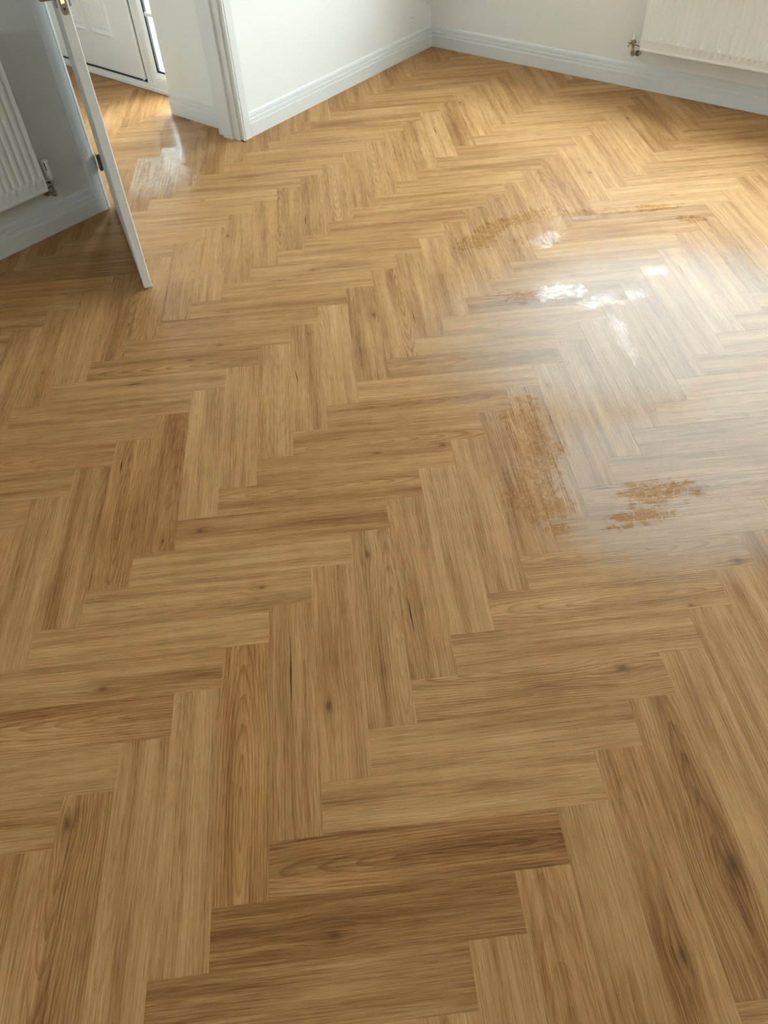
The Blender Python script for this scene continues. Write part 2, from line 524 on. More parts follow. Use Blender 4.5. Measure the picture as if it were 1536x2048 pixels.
mb = MB()
ly = lambda y: leftx(y) - T_SK
mb.prism([(ly(2.165), 2.165), (ly(YR), YR), (ly(YR) - 0.18, YR), (ly(2.165) - 0.18, 2.165)], -0.1, ZC)
mb.box(XH, XL, YB, JL0 - 0.03, -0.1, ZC)
mb.box(XH, XL - 0.02, JL0 - 0.03, 2.165, 2.04, ZC)
tag(mb.build('wall_left', M['wall']), 'white painted wall with the open doorway to the hall', 'wall', 'structure')
mb = MB()
mb.box(-3.05, FILL_REAR[0], YB - 0.28, YB, -0.1, ZC)
mb.box(FILL_REAR[1], XE + 0.1, YB - 0.28, YB, -0.1, ZC)
mb.box(FILL_REAR[0], FILL_REAR[1], YB - 0.28, YB, -0.1, FILL_REAR[2])
mb.box(FILL_REAR[0], FILL_REAR[1], YB - 0.28, YB, FILL_REAR[3], ZC)
tag(mb.build('wall_rear', M['wall']), 'plain white wall behind the camera', 'wall', 'structure')
tag(MB().box(XE, XE + 0.12, YB, YR, -0.1, ZC).build('wall_side', M['wall']), 'plain white wall opposite the doorway', 'wall', 'structure')
mb = MB()
mb.box(-3.05, XE + 0.12, YB - 0.28, YR + 0.28, ZC, ZC + 0.12)
mb.box(-5.4, -3.05, 0.5, 2.6, ZC, ZC + 0.12)
tag(mb.build('ceiling', M['ceiling']), 'flat white ceiling over room and hall', 'ceiling', 'structure')

# hall: stub wall beside the doorway, front wall with door and sidelight, far sides
XS = -3.520
tag(MB().box(XS, XH + 0.004, 2.196, 2.60, -0.1, ZC).build('wall_hall', M['wall']), 'short cream hall wall between doorway lining and front door', 'wall', 'structure')
FD0, FD1 = -4.93, -3.98                       # front door slab
mb = MB()
mb.box(-5.4, FD0 - 0.07, 2.37, 2.60, -0.1, ZC)
mb.box(FD0 - 0.07, XS, 2.37, 2.60, 2.14, ZC)
tag(mb.build('wall_entrance', M['wall']), 'white wall around the front door at the end of the hall', 'wall', 'structure')
mb = MB()
mb.box(-5.4, -5.28, 0.5, 2.37, -0.1, ZC)
mb.box(-5.4, XH, 0.48, 0.60, -0.1, ZC)
tag(mb.build('wall_hall_left', M['wall']), 'white far side walls of the hall seen past the open door', 'wall', 'structure')
tag(MB().box(-30, 30, -30, 30, -0.4, -0.3).build('ground', M['ground']), 'garden ground outside the house', 'ground', 'structure')

# ------------------------------------------------------------------ skirting boards with two grooves
PROF = [(0.0, 0.0), (0.0175, 0.0), (0.0175, 0.0690), (0.0168, 0.0702), (0.0135, 0.0712), (0.0135, 0.0905), (0.0128, 0.0917),
        (0.0095, 0.0927), (0.0095, 0.1060), (0.0088, 0.1120), (0.0066, 0.1190), (0.0036, 0.1235), (0.0, 0.1258)]
def skirting(name, p0, p1, n, label, m0=0.0, m1=0.0, mat='trim'):
    """p0->p1 along the plaster, n = direction into the room, m = how far each end slides along per unit of depth"""
    p0, p1, n = Vector((*p0, 0)), Vector((*p1, 0)), Vector((*n, 0))
    d = (p1 - p0).normalized()
    rings = [[tuple(p0 + n * t + d * (t * m0) + Vector((0, 0, z))) for t, z in PROF],
             [tuple(p1 + n * t - d * (t * m1) + Vector((0, 0, z))) for t, z in PROF]]
    o = MB().sweep(rings).build(name, M[mat])
    tag(o, label, 'skirting board', 'structure')
    return o
cx_, cy__ = leftx(YR) - T_SK, YR
nl = Vector((1, SL)).normalized()
skirting('baseboard_right', (cx_, YR), (FILL_DOOR[0], YR), (0, -1), 'white grooved skirting board under the long radiator wall', m0=1.0)
skirting('baseboard_left', (ly(2.204), 2.204), (cx_, YR), tuple(nl), 'white grooved skirting board between door architrave and room corner', m1=1.0)
skirting('baseboard_left_near', (XL, YB), (XL, 1.128), (1, 0), 'white grooved skirting board in shade under the small radiator')
skirting('baseboard_hall', (XS, 2.196), (XH, 2.196), (0, -1), 'short white grooved skirting board in the hall by the doorway')
skirting('baseboard_hall_left', (-5.28, 0.6), (-5.28, 2.37), (1, 0), 'white skirting board on the far hall wall')
skirting('baseboard_rear', (XL, YB), (XE, YB), (0, 1), 'white skirting board on the wall behind the camera')
skirting('baseboard_side', (XE, YB), (XE, YR), (-1, 0), 'white skirting board on the wall opposite the doorway')

# ------------------------------------------------------------------ doorway: lining, stop, architraves
def architrave(y_in, sgn, x_face, x_back):
    """profile in plan; y_in = inner edge, sgn = direction away from the opening"""
    w = 0.066
    t = x_face - x_back
    pts = [(0, 0), (0, t - 0.004), (0.002, t - 0.0015), (0.010, t - 0.0005), (0.0115, t - 0.0035), (0.0135, t - 0.0035), (0.015, t),
           (w - 0.006, t), (w - 0.001, t - 0.004), (w, t - 0.008), (w, 0)]
    return [(x_back + b, y_in + sgn * a) for a, b in pts]
AH = 2.075
xf = leftx(2.14)
t1 = empty('trim_1')
tag(t1, 'white door lining and architrave on the latch side of the doorway', 'door frame', 'structure')
MB().prism(architrave(2.138, 1, xf + 0.002, xf - 0.022), 0, AH).build('architrave', M['trim'], t1)
mb = MB()
mb.box(XH, xf - 0.022, JL1, 2.166, 0, 2.02)
mb.build('lining', M['trim'], t1)
MB().box(-2.985, -2.906, JL1 - 0.016, JL1 + 0.001, 0, 2.02, 0.0015).build('door_stop', M['trim'], t1)
MB().box(-2.903, -2.8665, JL1 - 0.0005, JL1 + 0.002, 0.98, 1.08).build('strike_plate', M['satin'], t1)
t2 = empty('trim_2')
tag(t2, 'white door lining and architrave on the hinge side of the doorway', 'door frame', 'structure')
MB().prism(architrave(1.192, -1, XL + 0.018, XL - 0.004), 0, AH).build('architrave', M['trim'], t2)
MB().box(XH, XL - 0.002, 1.162, JL0, 0, 2.02).build('lining', M['trim'], t2)
MB().box(-2.985, -2.906, JL0 - 0.001, JL0 + 0.014, 0, 2.02, 0.0015).build('door_stop', M['trim'], t2)
t3 = empty('trim_3')
tag(t3, 'white door lining and architrave across the top of the doorway', 'door frame', 'structure')
MB().box(XH, XL - 0.002, 1.162, 2.166, 2.02, 2.052).build('lining', M['trim'], t3)
MB().box(XL - 0.02, XL + 0.014, 1.126, 2.204, 2.028, 2.095, 0.003).build('architrave', M['trim'], t3)

# ------------------------------------------------------------------ interior door, standing open into the room
DIR = Vector((0.8756, -0.4831, 0))             # from the hinge towards the free edge
DA = math.atan2(DIR.y, DIR.x)
DW, DT, DH = 0.845, 0.035, 1.985
FREE = Vector((-2.0525, 0.7935, 0))
hinge_corner = FREE - DIR * DW
door = empty('door_1', hinge_corner, DA)
tag(door, 'white interior door standing open, seen along its latch edge', 'door', 'structure')
# local axes: x along the door to the free edge, y through the thickness (0 = face towards the small radiator)
MB().box(0, DW, 0, DT, 0.008, DH, 0.0028).build('slab', M['door'], door)
zc = 1.071
pl = [(DT / 2 + 0.0115 * math.cos(a), 0) for a in ()]
prof = []
for k in range(13):
    a = math.pi + math.pi * k / 12
    prof.append((DT / 2 + 0.0115 * math.cos(a), zc - 0.043 + 0.0115 * math.sin(a)))
for k in range(13):
    a = math.pi * k / 12
    prof.append((DT / 2 + 0.0115 * math.cos(a), zc + 0.043 + 0.0115 * math.sin(a)))
rings = [[(DW - 0.001, p[0], p[1]) for p in prof], [(DW + 0.0012, p[0], p[1]) for p in prof]]
plate = MB().sweep(rings).build('latch_plate', M['satin'], door)
plate['label'] = 'round-ended satin latch plate'
lb = MB().sweep([[(DW + 0.001, DT / 2 - 0.0065, zc - 0.022), (DW + 0.001, DT / 2 + 0.0065, zc - 0.022), (DW + 0.001, DT / 2 + 0.0065, zc + 0.006), (DW + 0.001, DT / 2 - 0.0065, zc + 0.006)],
                 [(DW + 0.011, DT / 2 - 0.006, zc - 0.021), (DW + 0.003, DT / 2 + 0.0062, zc - 0.021), (DW + 0.003, DT / 2 + 0.0062, zc + 0.005), (DW + 0.011, DT / 2 - 0.006, zc + 0.005)]])
o = lb.build('latch_bolt', M['brass'], plate)
o['label'] = 'bevelled brass latch bolt'
for dz in (-0.0375, 0.0375):
    MB().lathe((DW + 0.0008, DT / 2, zc + dz), (1, 0, 0), [(0, 0.0038), (0.001, 0.0038), (0.0014, 0.0026)], 12).build('screw', M['slot'] if dz < 0 else M['satin'], plate, smooth=True)
for side in (-1, 1):
    yf = 0.0 if side < 0 else DT
    n_ = Vector((0, side, 0))
    b = Vector((DW - 0.052, yf, zc - 0.012))
    rose = MB().box(b.x - 0.026, b.x + 0.026, min(yf, yf + side * 0.009), max(yf, yf + side * 0.009), b.z - 0.026, b.z + 0.026, 0.0015).build('rose', M['satin'], door)
    neck = [b + n_ * 0.008, b + n_ * 0.034, b + n_ * 0.043 + Vector((-0.004, 0, 0)), b + n_ * 0.047 + Vector((-0.014, 0, 0)), b + n_ * 0.048 + Vector((-0.06, 0, 0)), b + n_ * 0.047 + Vector((-0.118, 0, 0))]
    lev = MB().tube(neck, [0.0085, 0.0085, 0.0095, 0.0098, 0.0092, 0.008], 16).build('lever', M['satin'], rose, smooth=True)
    lev['label'] = 'satin metal lever'
for zh in (0.225, 1.0, 1.76):
    hg = MB().lathe((0.0, -0.010, zh - 0.038), (0, 0, 1), [(0, 0.0062), (0.025, 0.0062), (0.0255, 0.005), (0.026, 0.0062), (0.050, 0.0062), (0.0505, 0.005), (0.051, 0.0062), (0.076, 0.0062)], 14)
    hinge = hg.build('hinge', M['hinge'], door, smooth=True)
    hinge['label'] = 'dark satin butt hinge'
    MB().box(-0.0014, 0.0004, -0.010, 0.030, zh - 0.038, zh + 0.038).build('leaf', M['hinge'], hinge)
    lf = MB().box(-0.020, 0.0, -0.0008, 0.0008, zh - 0.038, zh + 0.038).build('leaf', M['hinge'], hinge, loc=(0.0, -0.010, 0))
    lf.rotation_euler = (0, 0, -DA - math.radians(8))

# ------------------------------------------------------------------ front door and sidelight
d2 = empty('door_2', (0, 0, 0))
tag(d2, 'white panelled front door at the end of the hall', 'door', 'structure')
YF = 2.362                                    # room-side face of the frame
mb = MB()
mb.box(FD1 + 0.007, SIDE[0] - 0.042, YF + 0.012, YF + 0.075, 0.0, 2.14, 0.003)   # mullion between door and sidelight
mb.box(FD0 - 0.075, FD0 - 0.004, YF + 0.012, YF + 0.075, 0.0, 2.14, 0.003)
mb.box(FD0 - 0.004, XS, YF + 0.012, YF + 0.075, 2.068, 2.14, 0.003)
frame = mb.build('frame', M['upvc'], d2)
MB().box(FD1 + 0.050, FD1 + 0.056, YF + 0.008, YF + 0.014, 0.05, 2.06, 0.002).build('frame_ridge', M['upvc'], frame)
MB().box(FD0 - 0.075, XS, YF - 0.001, YF + 0.10, 0.0, 0.026, 0.003).build('threshold', M['upvc'], d2)
MB().box(FD0 - 0.075, XS, YF + 0.004, YF + 0.09, 0.026, 0.040, 0.002).build('sill_bar', M['upvc'], d2)
mb = MB()
mb.box(FD0 - 0.006, FD0 + 0.03, YF + 0.020, YF + 0.06, 0.0405, 2.068)
mb.box(FD1 - 0.03, FD1 + 0.0080, YF + 0.020, YF + 0.06, 0.0405, 2.068)
mb.box(FD0 + 0.03, FD1 - 0.03, YF + 0.020, YF + 0.06, 0.0405, 0.08)
mb.box(FD0 + 0.03, FD1 - 0.03, YF + 0.020, YF + 0.06, 2.03, 2.068)
mb.build('gasket', M['gasket'], d2)
GL = ((-4.69, -4.477), (-4.425, -4.212))       # two raised panels below, two unseen panes added above to light the hall
mb = MB()
mb.box(FD0 + 0.004, FD1 - 0.006, YF + 0.003, YF + 0.055, 0.056, 1.08, 0.004)
mb.box(FD0 + 0.004, FD1 - 0.006, YF + 0.003, YF + 0.055, 1.90, 2.060, 0.004)
mb.box(FD0 + 0.004, GL[0][0], YF + 0.003, YF + 0.055, 1.076, 1.904, 0.002)
mb.box(GL[0][1], GL[1][0], YF + 0.003, YF + 0.055, 1.076, 1.904, 0.002)
mb.box(GL[1][1], FD1 - 0.006, YF + 0.003, YF + 0.055, 1.076, 1.904, 0.002)
slab = mb.build('slab', M['upvc'], d2)
for a, b in GL:
    MB().box(a + 0.001, b - 0.001, YF + 0.026, YF + 0.030, 1.081, 1.899).build('pane', M['glass'], slab)
YD = YF + 0.003
MB().box(FD1 - 0.022, FD1 - 0.0075, YD - 0.003, YD + 0.002, 0.053, 2.058, 0.0015).build('edge_strip', M['upvc'], slab)
def panel_ring(x0, x1, z0, z1, steps):
    """raised moulding: steps = (inset, height above slab)"""
    rings = []
    for ins, h in steps:
        rings.append([(x0 + ins, YD - h, z0 + ins), (x1 - ins, YD - h, z0 + ins), (x1 - ins, YD - h, z1 - ins), (x0 + ins, YD - h, z1 - ins)])
    vs = [p for r in rings for p in r]
    fs = []
    for a in range(len(rings) - 1):
        for i in range(4):
            j = (i + 1) % 4
            fs.append((a * 4 + i, a * 4 + j, (a + 1) * 4 + j, (a + 1) * 4 + i))
    L = (len(rings) - 1) * 4
    fs.append((L, L + 1, L + 2, L + 3))
    return MB().add(vs, fs)
for (a, b) in GL:
    for (za, zb) in ((0.262, 0.93),):
        panel_ring(a, b, za, zb, [(0, -0.001), (0.004, 0.008), (0.012, 0.011), (0.022, 0.003), (0.034, -0.0005), (0.050, 0.010), (0.054, 0.010)]).build('raised_panel', M['upvc'], slab)

w2 = empty('window_2', (SIDE[0], 2.42, SIDE[2]))
tag(w2, 'narrow bright sidelight window beside the front door', 'window', 'structure')
W2 = Vector((SIDE[0], 2.42, SIDE[2]))
def rel(mbx, base):
    mbx.v = [(p[0] - base.x, p[1] - base.y, p[2] - base.z) for p in mbx.v]
    return mbx
sx0, sx1, sz0, sz1 = SIDE
mb = MB()
mb.box(sx0 - 0.042, sx0 - 0.0, YF + 0.006, YF + 0.085, 0.040, 2.068, 0.002)
mb.box(sx1, XS, YF + 0.006, YF + 0.085, 0.040, 2.068, 0.002)
mb.box(sx0, sx1, YF + 0.006, YF + 0.085, 0.040, sz0 - 0.022, 0.002)
mb.box(sx0, sx1, YF + 0.006, YF + 0.085, sz1, 2.068, 0.002)
rel(mb, W2).build('frame', M['upvc'], w2)
def bead(x0, x1, z0, z1, w, y0, y1, ybev):
    """mitred glazing bead: sloping ring round an opening"""
    A = [(x0, y0, z0), (x1, y0, z0), (x1, y0, z1), (x0, y0, z1)]
    B = [(x0 + w, y1, z0 + w), (x1 - w, y1, z0 + w), (x1 - w, y1, z1 - w), (x0 + w, y1, z1 - w)]
    Cc = [(x0 + w, ybev, z0 + w), (x1 - w, ybev, z0 + w), (x1 - w, ybev, z1 - w), (x0 + w, ybev, z1 - w)]
    fs = []
    for o in (0, 4):
        for i in range(4):
            j = (i + 1) % 4
            fs.append((o + i, o + j, o + 4 + j, o + 4 + i))
    return MB().add(A + B + Cc, fs)
rel(bead(sx0 - 0.004, sx1 + 0.004, sz0 - 0.026, sz1 + 0.004, 0.026, YF + 0.002, YF + 0.012, YF + 0.03), W2).build('glazing_bead', M['upvc'], w2)
rel(bead(sx0 + 0.021, sx1 - 0.021, sz0 - 0.001, sz1 - 0.021, 0.011, YF + 0.013, YF + 0.015, YF + 0.03), W2).build('gasket', M['gasket'], w2)
rel(MB().box(sx0 + 0.012, sx1 - 0.012, YF + 0.024, YF + 0.028, sz0 - 0.008, sz1 - 0.012), W2).build('pane', M['glass'], w2)
for zb in (0.437, 0.80, 1.163, 1.526):
    rel(MB().box(sx0 + 0.022, sx1 - 0.022, YF + 0.014, YF + 0.023, zb - 0.011, zb + 0.011, 0.003), W2).build('glazing_bar', M['upvc'], w2)

# ------------------------------------------------------------------ room window above the long radiator (outside the picture, lights the room)
def room_window(name, win, yw, sgn, label):
    """three-light casement; yw = plaster face, sgn = direction out of the room"""
    x0, x1, z0, z1 = win
    t = empty(name, (x0, yw, z0))
    tag(t, label, 'window', 'structure')
    base = Vector((x0, yw, z0))
    def bx(m_, xa, xb, ya, yb, za, zb, ch=0.0):
        ya, yb = sorted((yw + sgn * ya, yw + sgn * yb))
        return m_.box(xa, xb, ya, yb, za, zb, ch)
    mb = MB()
    bx(mb, x0, x0 + 0.055, 0.15, 0.22, z0, z1, 0.004)
    bx(mb, x1 - 0.055, x1, 0.15, 0.22, z0, z1, 0.004)
    bx(mb, x0 + 0.055, x1 - 0.055, 0.15, 0.22, z0, z0 + 0.055, 0.004)
    bx(mb, x0 + 0.055, x1 - 0.055, 0.15, 0.22, z1 - 0.055, z1, 0.004)
    rel(mb, base).build('frame', M['upvc'], t)
    wd_ = (x1 - x0 - 0.11) / 3
    for k in range(3):
        a = x0 + 0.055 + wd_ * k
        rel(bx(MB(), a + 0.02, a + wd_ - 0.02, 0.18, 0.186, z0 + 0.05, z1 - 0.05), base).build('pane', M['glass'], t)
        if k:
            rel(bx(MB(), a - 0.035, a + 0.035, 0.15, 0.22, z0 + 0.055, z1 - 0.055, 0.004), base).build('mullion', M['upvc'], t)
    rel(bx(MB(), x0 - 0.04, x1 + 0.04, -0.03, 0.15, z0 - 0.001, z0 + 0.022, 0.005), base).build('sill_board', M['trim'], t)
room_window('window_1', WIN, YR, 1, 'wide white three-light window above the long radiator')
gd = empty('fill_door', (FILL_DOOR[0], YR + 0.15, FILL_DOOR[2]))
tag(gd, 'white glazed door added out of view to brighten the mid floor', 'door', 'structure')
GB = Vector((FILL_DOOR[0], YR + 0.15, FILL_DOOR[2]))
for a, b in ((FILL_DOOR[0], FILL_DOOR[1]),):
    mb = MB()
    mb.box(a, a + 0.08, YR + 0.15, YR + 0.21, FILL_DOOR[2], FILL_DOOR[3], 0.004)
    mb.box(b - 0.08, b, YR + 0.15, YR + 0.21, FILL_DOOR[2], FILL_DOOR[3], 0.004)
    mb.box(a + 0.08, b - 0.08, YR + 0.15, YR + 0.21, FILL_DOOR[2], FILL_DOOR[2] + 0.1, 0.004)
    mb.box(a + 0.08, b - 0.08, YR + 0.15, YR + 0.21, FILL_DOOR[3] - 0.08, FILL_DOOR[3], 0.004)
    lf = rel(mb, GB).build('leaf_frame', M['upvc'], gd)
    rel(MB().box(a + 0.07, b - 0.07, YR + 0.17, YR + 0.176, FILL_DOOR[2] + 0.09, FILL_DOOR[3] - 0.07), GB).build('pane', M['glass'], lf)
room_window('fill_window', FILL_REAR, YB, -1, 'white three-light window added behind the camera for fill light')

# ------------------------------------------------------------------ radiators
def radiator(name, length, label, loc, rz):
    """local: x along the wall from the valve end, y out of the wall (0 = plaster), z up from the radiator's lower edge"""
    t = empty(name, loc, rz)
    tag(t, label, 'radiator', group=None)
    H, y0, y1 = 0.60, 0.045, 0.098
    pitch, depth = 0.03333, 0.0060
    nx = int(length / pitch)
    off = (length - nx * pitch) / 2
    xs = [0.0]
    for k in range(nx):
        for q in (0.0, 0.12, 0.22, 0.32, 0.41, 0.5, 0.59, 0.68, 0.78, 0.88):
            xs.append(off + pitch * (k + q))
    xs.append(length)
    def groove(x):
        q = ((x - off) / pitch) % 1.0
        if x <= off or x >= length - off:
            return 0.0
        c = abs(q - 0.5)
        return 0.0 if c > 0.38 else 0.5 + 0.5 * math.cos(math.pi * c / 0.38)
    zs = [0.0, 0.036, 0.043, 0.050, 0.062, H / 2, H - 0.062, H - 0.050, H - 0.043, H - 0.036, H]
    wz = [0, 0, -0.85, -0.55, 1, 1, 1, -0.55, -0.85, 0, 0]
    vs = [(x, y1 - depth * groove(x) * w, z) for z, w in zip(zs, wz) for x in xs]
    n = len(xs)
    fs = [(r * n + i + 1, r * n + i, (r + 1) * n + i, (r + 1) * n + i + 1) for r in range(len(zs) - 1) for i in range(n - 1)]
    p = MB().add(vs, fs)
    p.box(0.0, length, y1 - 0.014, y1 - 0.0085, 0.0, H)
    p.build('front_panel', M['rad'], t, smooth=True)
    MB().box(-0.002, length + 0.002, y1 - 0.013, y1 + 0.0022, -0.010, 0.003, 0.002).build('lower_seam', M['rad'], t)
    MB().box(-0.0035, 0.0045, y1 - 0.013, y1 + 0.0018, 0.003, H, 0.002).build('side_seam', M['rad'], t)
    MB().box(length - 0.0045, length + 0.0035, y1 - 0.013, y1 + 0.0018, 0.003, H, 0.002).build('side_seam', M['rad'], t)
    MB().box(0.006, length - 0.006, y0, y0 + 0.008, 0.004, H - 0.004).build('back_panel', M['rad'], t)
    for xe in (0.004, length - 0.008):
        MB().box(xe, xe + 0.004, y0 + 0.008, y1 - 0.013, 0.012, H - 0.004).build('end_cover', M['rad'], t)
    MB().box(0.0, length, y0 + 0.006, y1 - 0.006, H - 0.001, H + 0.004, 0.001).build('top_grille', M['rad'], t)
    for xe in (0.16, length - 0.2):
        MB().box(xe, xe + 0.03, 0.0, y0 + 0.002, 0.08, H - 0.08).build('wall_bracket', M['rad'], t)
    return t, (y0 + y1) / 2

ZR = 0.236
# long radiator on the right wall: local x -> +X, local y -> -Y, so mirror by building from the far end
LEN1 = 1.60
rad1, ymid = radiator('radiator', LEN1, 'long white panel radiator on the wall right of the room corner', (-1.378 + LEN1, YR - 0.0015, ZR), math.pi)
# valve end of this one is local x = LEN1 (left in the picture)
def yv(o):
    return o
vx = LEN1 + 0.052
v1 = MB()
v1.lathe((vx, ymid, 0.005), (0, 0, 1), [(-0.052, 0.0085), (-0.050, 0.0105), (-0.036, 0.0105), (-0.034, 0.0075), (-0.008, 0.0075), (-0.004, 0.011), (0.016, 0.012), (0.024, 0.011), (0.027, 0.0065)], 16)
valve1 = v1.build('lockshield_valve', M['chrome'], rad1, smooth=True)
valve1['label'] = 'chrome lockshield valve with drain spout'
MB().tube([(vx - 0.006, ymid, 0.012), (vx - 0.024, ymid, 0.012), (vx - 0.026, ymid, 0.012), (vx - 0.040, ymid, 0.012), (vx - 0.058, ymid, 0.012)], [0.008, 0.008, 0.0125, 0.0125, 0.009], 12).build('union_nut', M['chrome'], valve1, smooth=True)
MB().tube([(vx + 0.004, ymid, 0.016), (vx + 0.014, ymid, 0.016), (vx + 0.016, ymid, 0.016), (vx + 0.032, ymid, 0.0165)], [0.006, 0.006, 0.0085, 0.0085], 12).build('drain_cap', M['chrome'], valve1, smooth=True)
MB().tube([(vx + 0.018, ymid, 0.010), (vx + 0.030, ymid + 0.010, -0.006)], [0.0045, 0.004], 10).build('drain_spout', M['chrome'], valve1, smooth=True)
MB().lathe((vx, ymid, 0.032), (0, 0, 1), [(0, 0.0095), (0.002, 0.011), (0.026, 0.0095), (0.029, 0.007)], 14).build('valve_cap', M['plastic'], valve1, smooth=True)
MB().tube([(vx, ymid, -0.040), (vx, ymid - 0.004, -0.047), (vx, ymid - 0.014, -0.050), (vx, 0.0, -0.050)], 0.0078, 12).build('pipe', M['chrome'], valve1, smooth=True)
MB().lathe((vx, 0.0, -0.050), (0, 1, 0), [(0, 0.021), (0.003, 0.020), (0.005, 0.012)], 20).build('pipe_collar', M['chrome'], valve1, smooth=True)

# small radiator on the doorway wall: local x -> -Y (from valve end), local y -> +X
LEN2 = 1.0
rad2, _ = radiator('radiator', LEN2, 'small white ribbed radiator in shade behind the open door', (XL + 0.0015, 0.868, ZR), -math.pi / 2)
vx = -0.040
tv = MB().lathe((vx, ymid, 0.0), (0, 0, 1), [(-0.052, 0.009), (-0.050, 0.0115), (-0.030, 0.0115), (-0.028, 0.009), (-0.010, 0.009), (-0.008, 0.0125), (0.018, 0.0125), (0.020, 0.0095), (0.026, 0.0095)], 16)
valve2 = tv.build('thermostatic_valve', M['chrome'], rad2, smooth=True)
valve2['label'] = 'thermostatic valve with white head on chrome body'
head = MB().lathe((vx, ymid, 0.022), (0, 0, 1), [(0, 0.0145), (0.002, 0.016), (0.012, 0.0165), (0.014, 0.0190), (0.030, 0.0205), (0.050, 0.0196), (0.078, 0.0184), (0.086, 0.0165), (0.089, 0.008)], 24)
for k in range(16):
    a = 2 * math.pi * k / 16
    c_, s_ = math.cos(a), math.sin(a)
    head.tube([(vx + 0.0186 * c_, ymid + 0.0186 * s_, 0.076), (vx + 0.0176 * c_, ymid + 0.0176 * s_, 0.104)], 0.0018, 6)
head.build('valve_head', M['plastic'], valve2, smooth=True)
# dark pointer slot on the head, towards the room
a = math.radians(62)
MB().tube([(vx + 0.0190 * math.cos(a), ymid + 0.0190 * math.sin(a), 0.070), (vx + 0.0181 * math.cos(a), ymid + 0.0181 * math.sin(a), 0.104)], 0.0024, 6).build('pointer_mark', M['slot'], valve2)
MB().tube([(vx + 0.004, ymid, 0.004), (vx + 0.014, ymid, 0.004), (vx + 0.016, ymid, 0.004), (vx + 0.030, ymid, 0.004), (vx + 0.046, ymid, 0.004)], [0.009, 0.009, 0.0135, 0.0135, 0.010], 12).build('union_nut', M['chrome'], valve2, smooth=True)
MB().tube([(vx, ymid, -0.042), (vx, ymid - 0.004, -0.049), (vx, ymid - 0.014, -0.052), (vx, 0.0, -0.052)], 0.0078, 12).build('pipe', M['chrome'], valve2, smooth=True)
MB().lathe((vx, 0.0, -0.052), (0, 1, 0), [(0, 0.021), (0.003, 0.020), (0.005, 0.012)], 20).build('pipe_collar', M['chrome'], valve2, smooth=True)

# ------------------------------------------------------------------ herringbone planks: each its own object under the floor
TONES = [(0.249,-0.36,-0.5,0.3),(0.26,-0.537,-0.6,0.2),(0.252,-0.677,-0.4,-0.1),(0.27,-0.206,0.1,0),(0.233,-0.055,0.15,0),(0.263,0.117,0.1,0),(0.246,0.264,0,0),(0.235,0.411,0.2,0),(0.239,0.539,0.1,0.1),(0.235,0.692,0.2,0),(-0.163,-0.442,-0.1,0.9),(-0.104,-0.318,0,0.1),(-0.106,-0.152,0.05,0.1),(-0.109,0.029,0.1,-0.2),(-0.133,0.213,-0.05,0),(-0.116,0.403,0.3,-0.1),(-0.167,-0.593,0.15,0),(-0.213,-0.698,0.15,-0.1),(-0.265,-0.806,-0.1,0.2),(-0.324,-0.917,0,0.2),(-0.464,-0.813,-0.15,0.1),(-0.509,-0.729,0.1,0),(-0.543,-0.561,-0.05,0.4),(-0.6,-0.518,0,0.1),(-0.658,-0.394,0.1,0),(-0.571,-0.206,0.1,0),(-0.662,-0.125,0.1,0),(-0.627,0.039,0.15,0),(-0.654,0.192,-0.25,0.5),(-0.657,0.377,-0.05,0.5),(-0.64,0.503,-0.05,0.4),(-0.654,0.674,0,0.4),(-0.625,0.857,-0.1,0.3),(-0.634,0.986,0.25,0),(-0.643,1.218,-0.15,-0.1),(-0.629,1.365,0.25,0),(-0.703,1.477,0.2,0),(-0.7,1.654,-0.35,-0.4),(-1.121,-0.261,-0.15,0.1),(-1.089,-0.404,0.1,0),(-1.063,-0.089,-0.05,0.7),(-1.09,0.082,-0.35,0.5),(-1.086,0.262,0.2,0),(-1.077,0.426,0.2,0),(-1.075,0.596,0.25,0),(-1.08,0.771,0,0.1),(-1.051,0.905,0.4,0),(-1.071,1.09,-0.15,-0.3),(-1.084,1.294,0.2,0.1),(-1.093,1.47,-0.05,0),(-1.054,1.593,0.3,0),(-1.63,0.732,0,0.1),(-1.557,0.541,-0.2,0.2),(-1.443,0.327,-0.15,0.1),(-1.433,0.1,0,0.1),(-1.408,-0.022,0,0.4),(-1.602,1.412,0.15,0.1),(-1.494,1.049,0,0.3),(-2.158,1.42,0.2,0),(-2.038,1.502,0.1,0.2),(-2.029,1.629,0,0),(-2.103,2.035,0.25,0),(-2.094,2.182,0.1,0.1),(0.531,-0.11,0.05,-0.1),(0.638,-0.091,0.05,-0.1),(0.697,0.021,-0.1,0.1),(0.819,-0.009,-0.15,0),(0.535,-0.407,0.1,-0.1),(0.565,0.252,-0.2,0.2),(0.572,0.374,0.1,0),(0.572,0.553,0.05,0),(0.572,0.751,-0.1,0.1),(0.506,0.92,-0.2,0.1),(-0.979,1.743,0,0),(-0.938,1.873,-0.1,0),(-2.01,0.924,0.1,-0.2),(-1.946,1.07,0.3,0),(-1.88,0.554,-0.1,0.3),(-1.01,3.58,-0.35,0.1),(-1.131,3.586,-0.15,0.1),(-0.73,2.569,0.35,0),(-1.162,2.868,0.3,0),(-0.727,2.819,0.35,-0.05)]
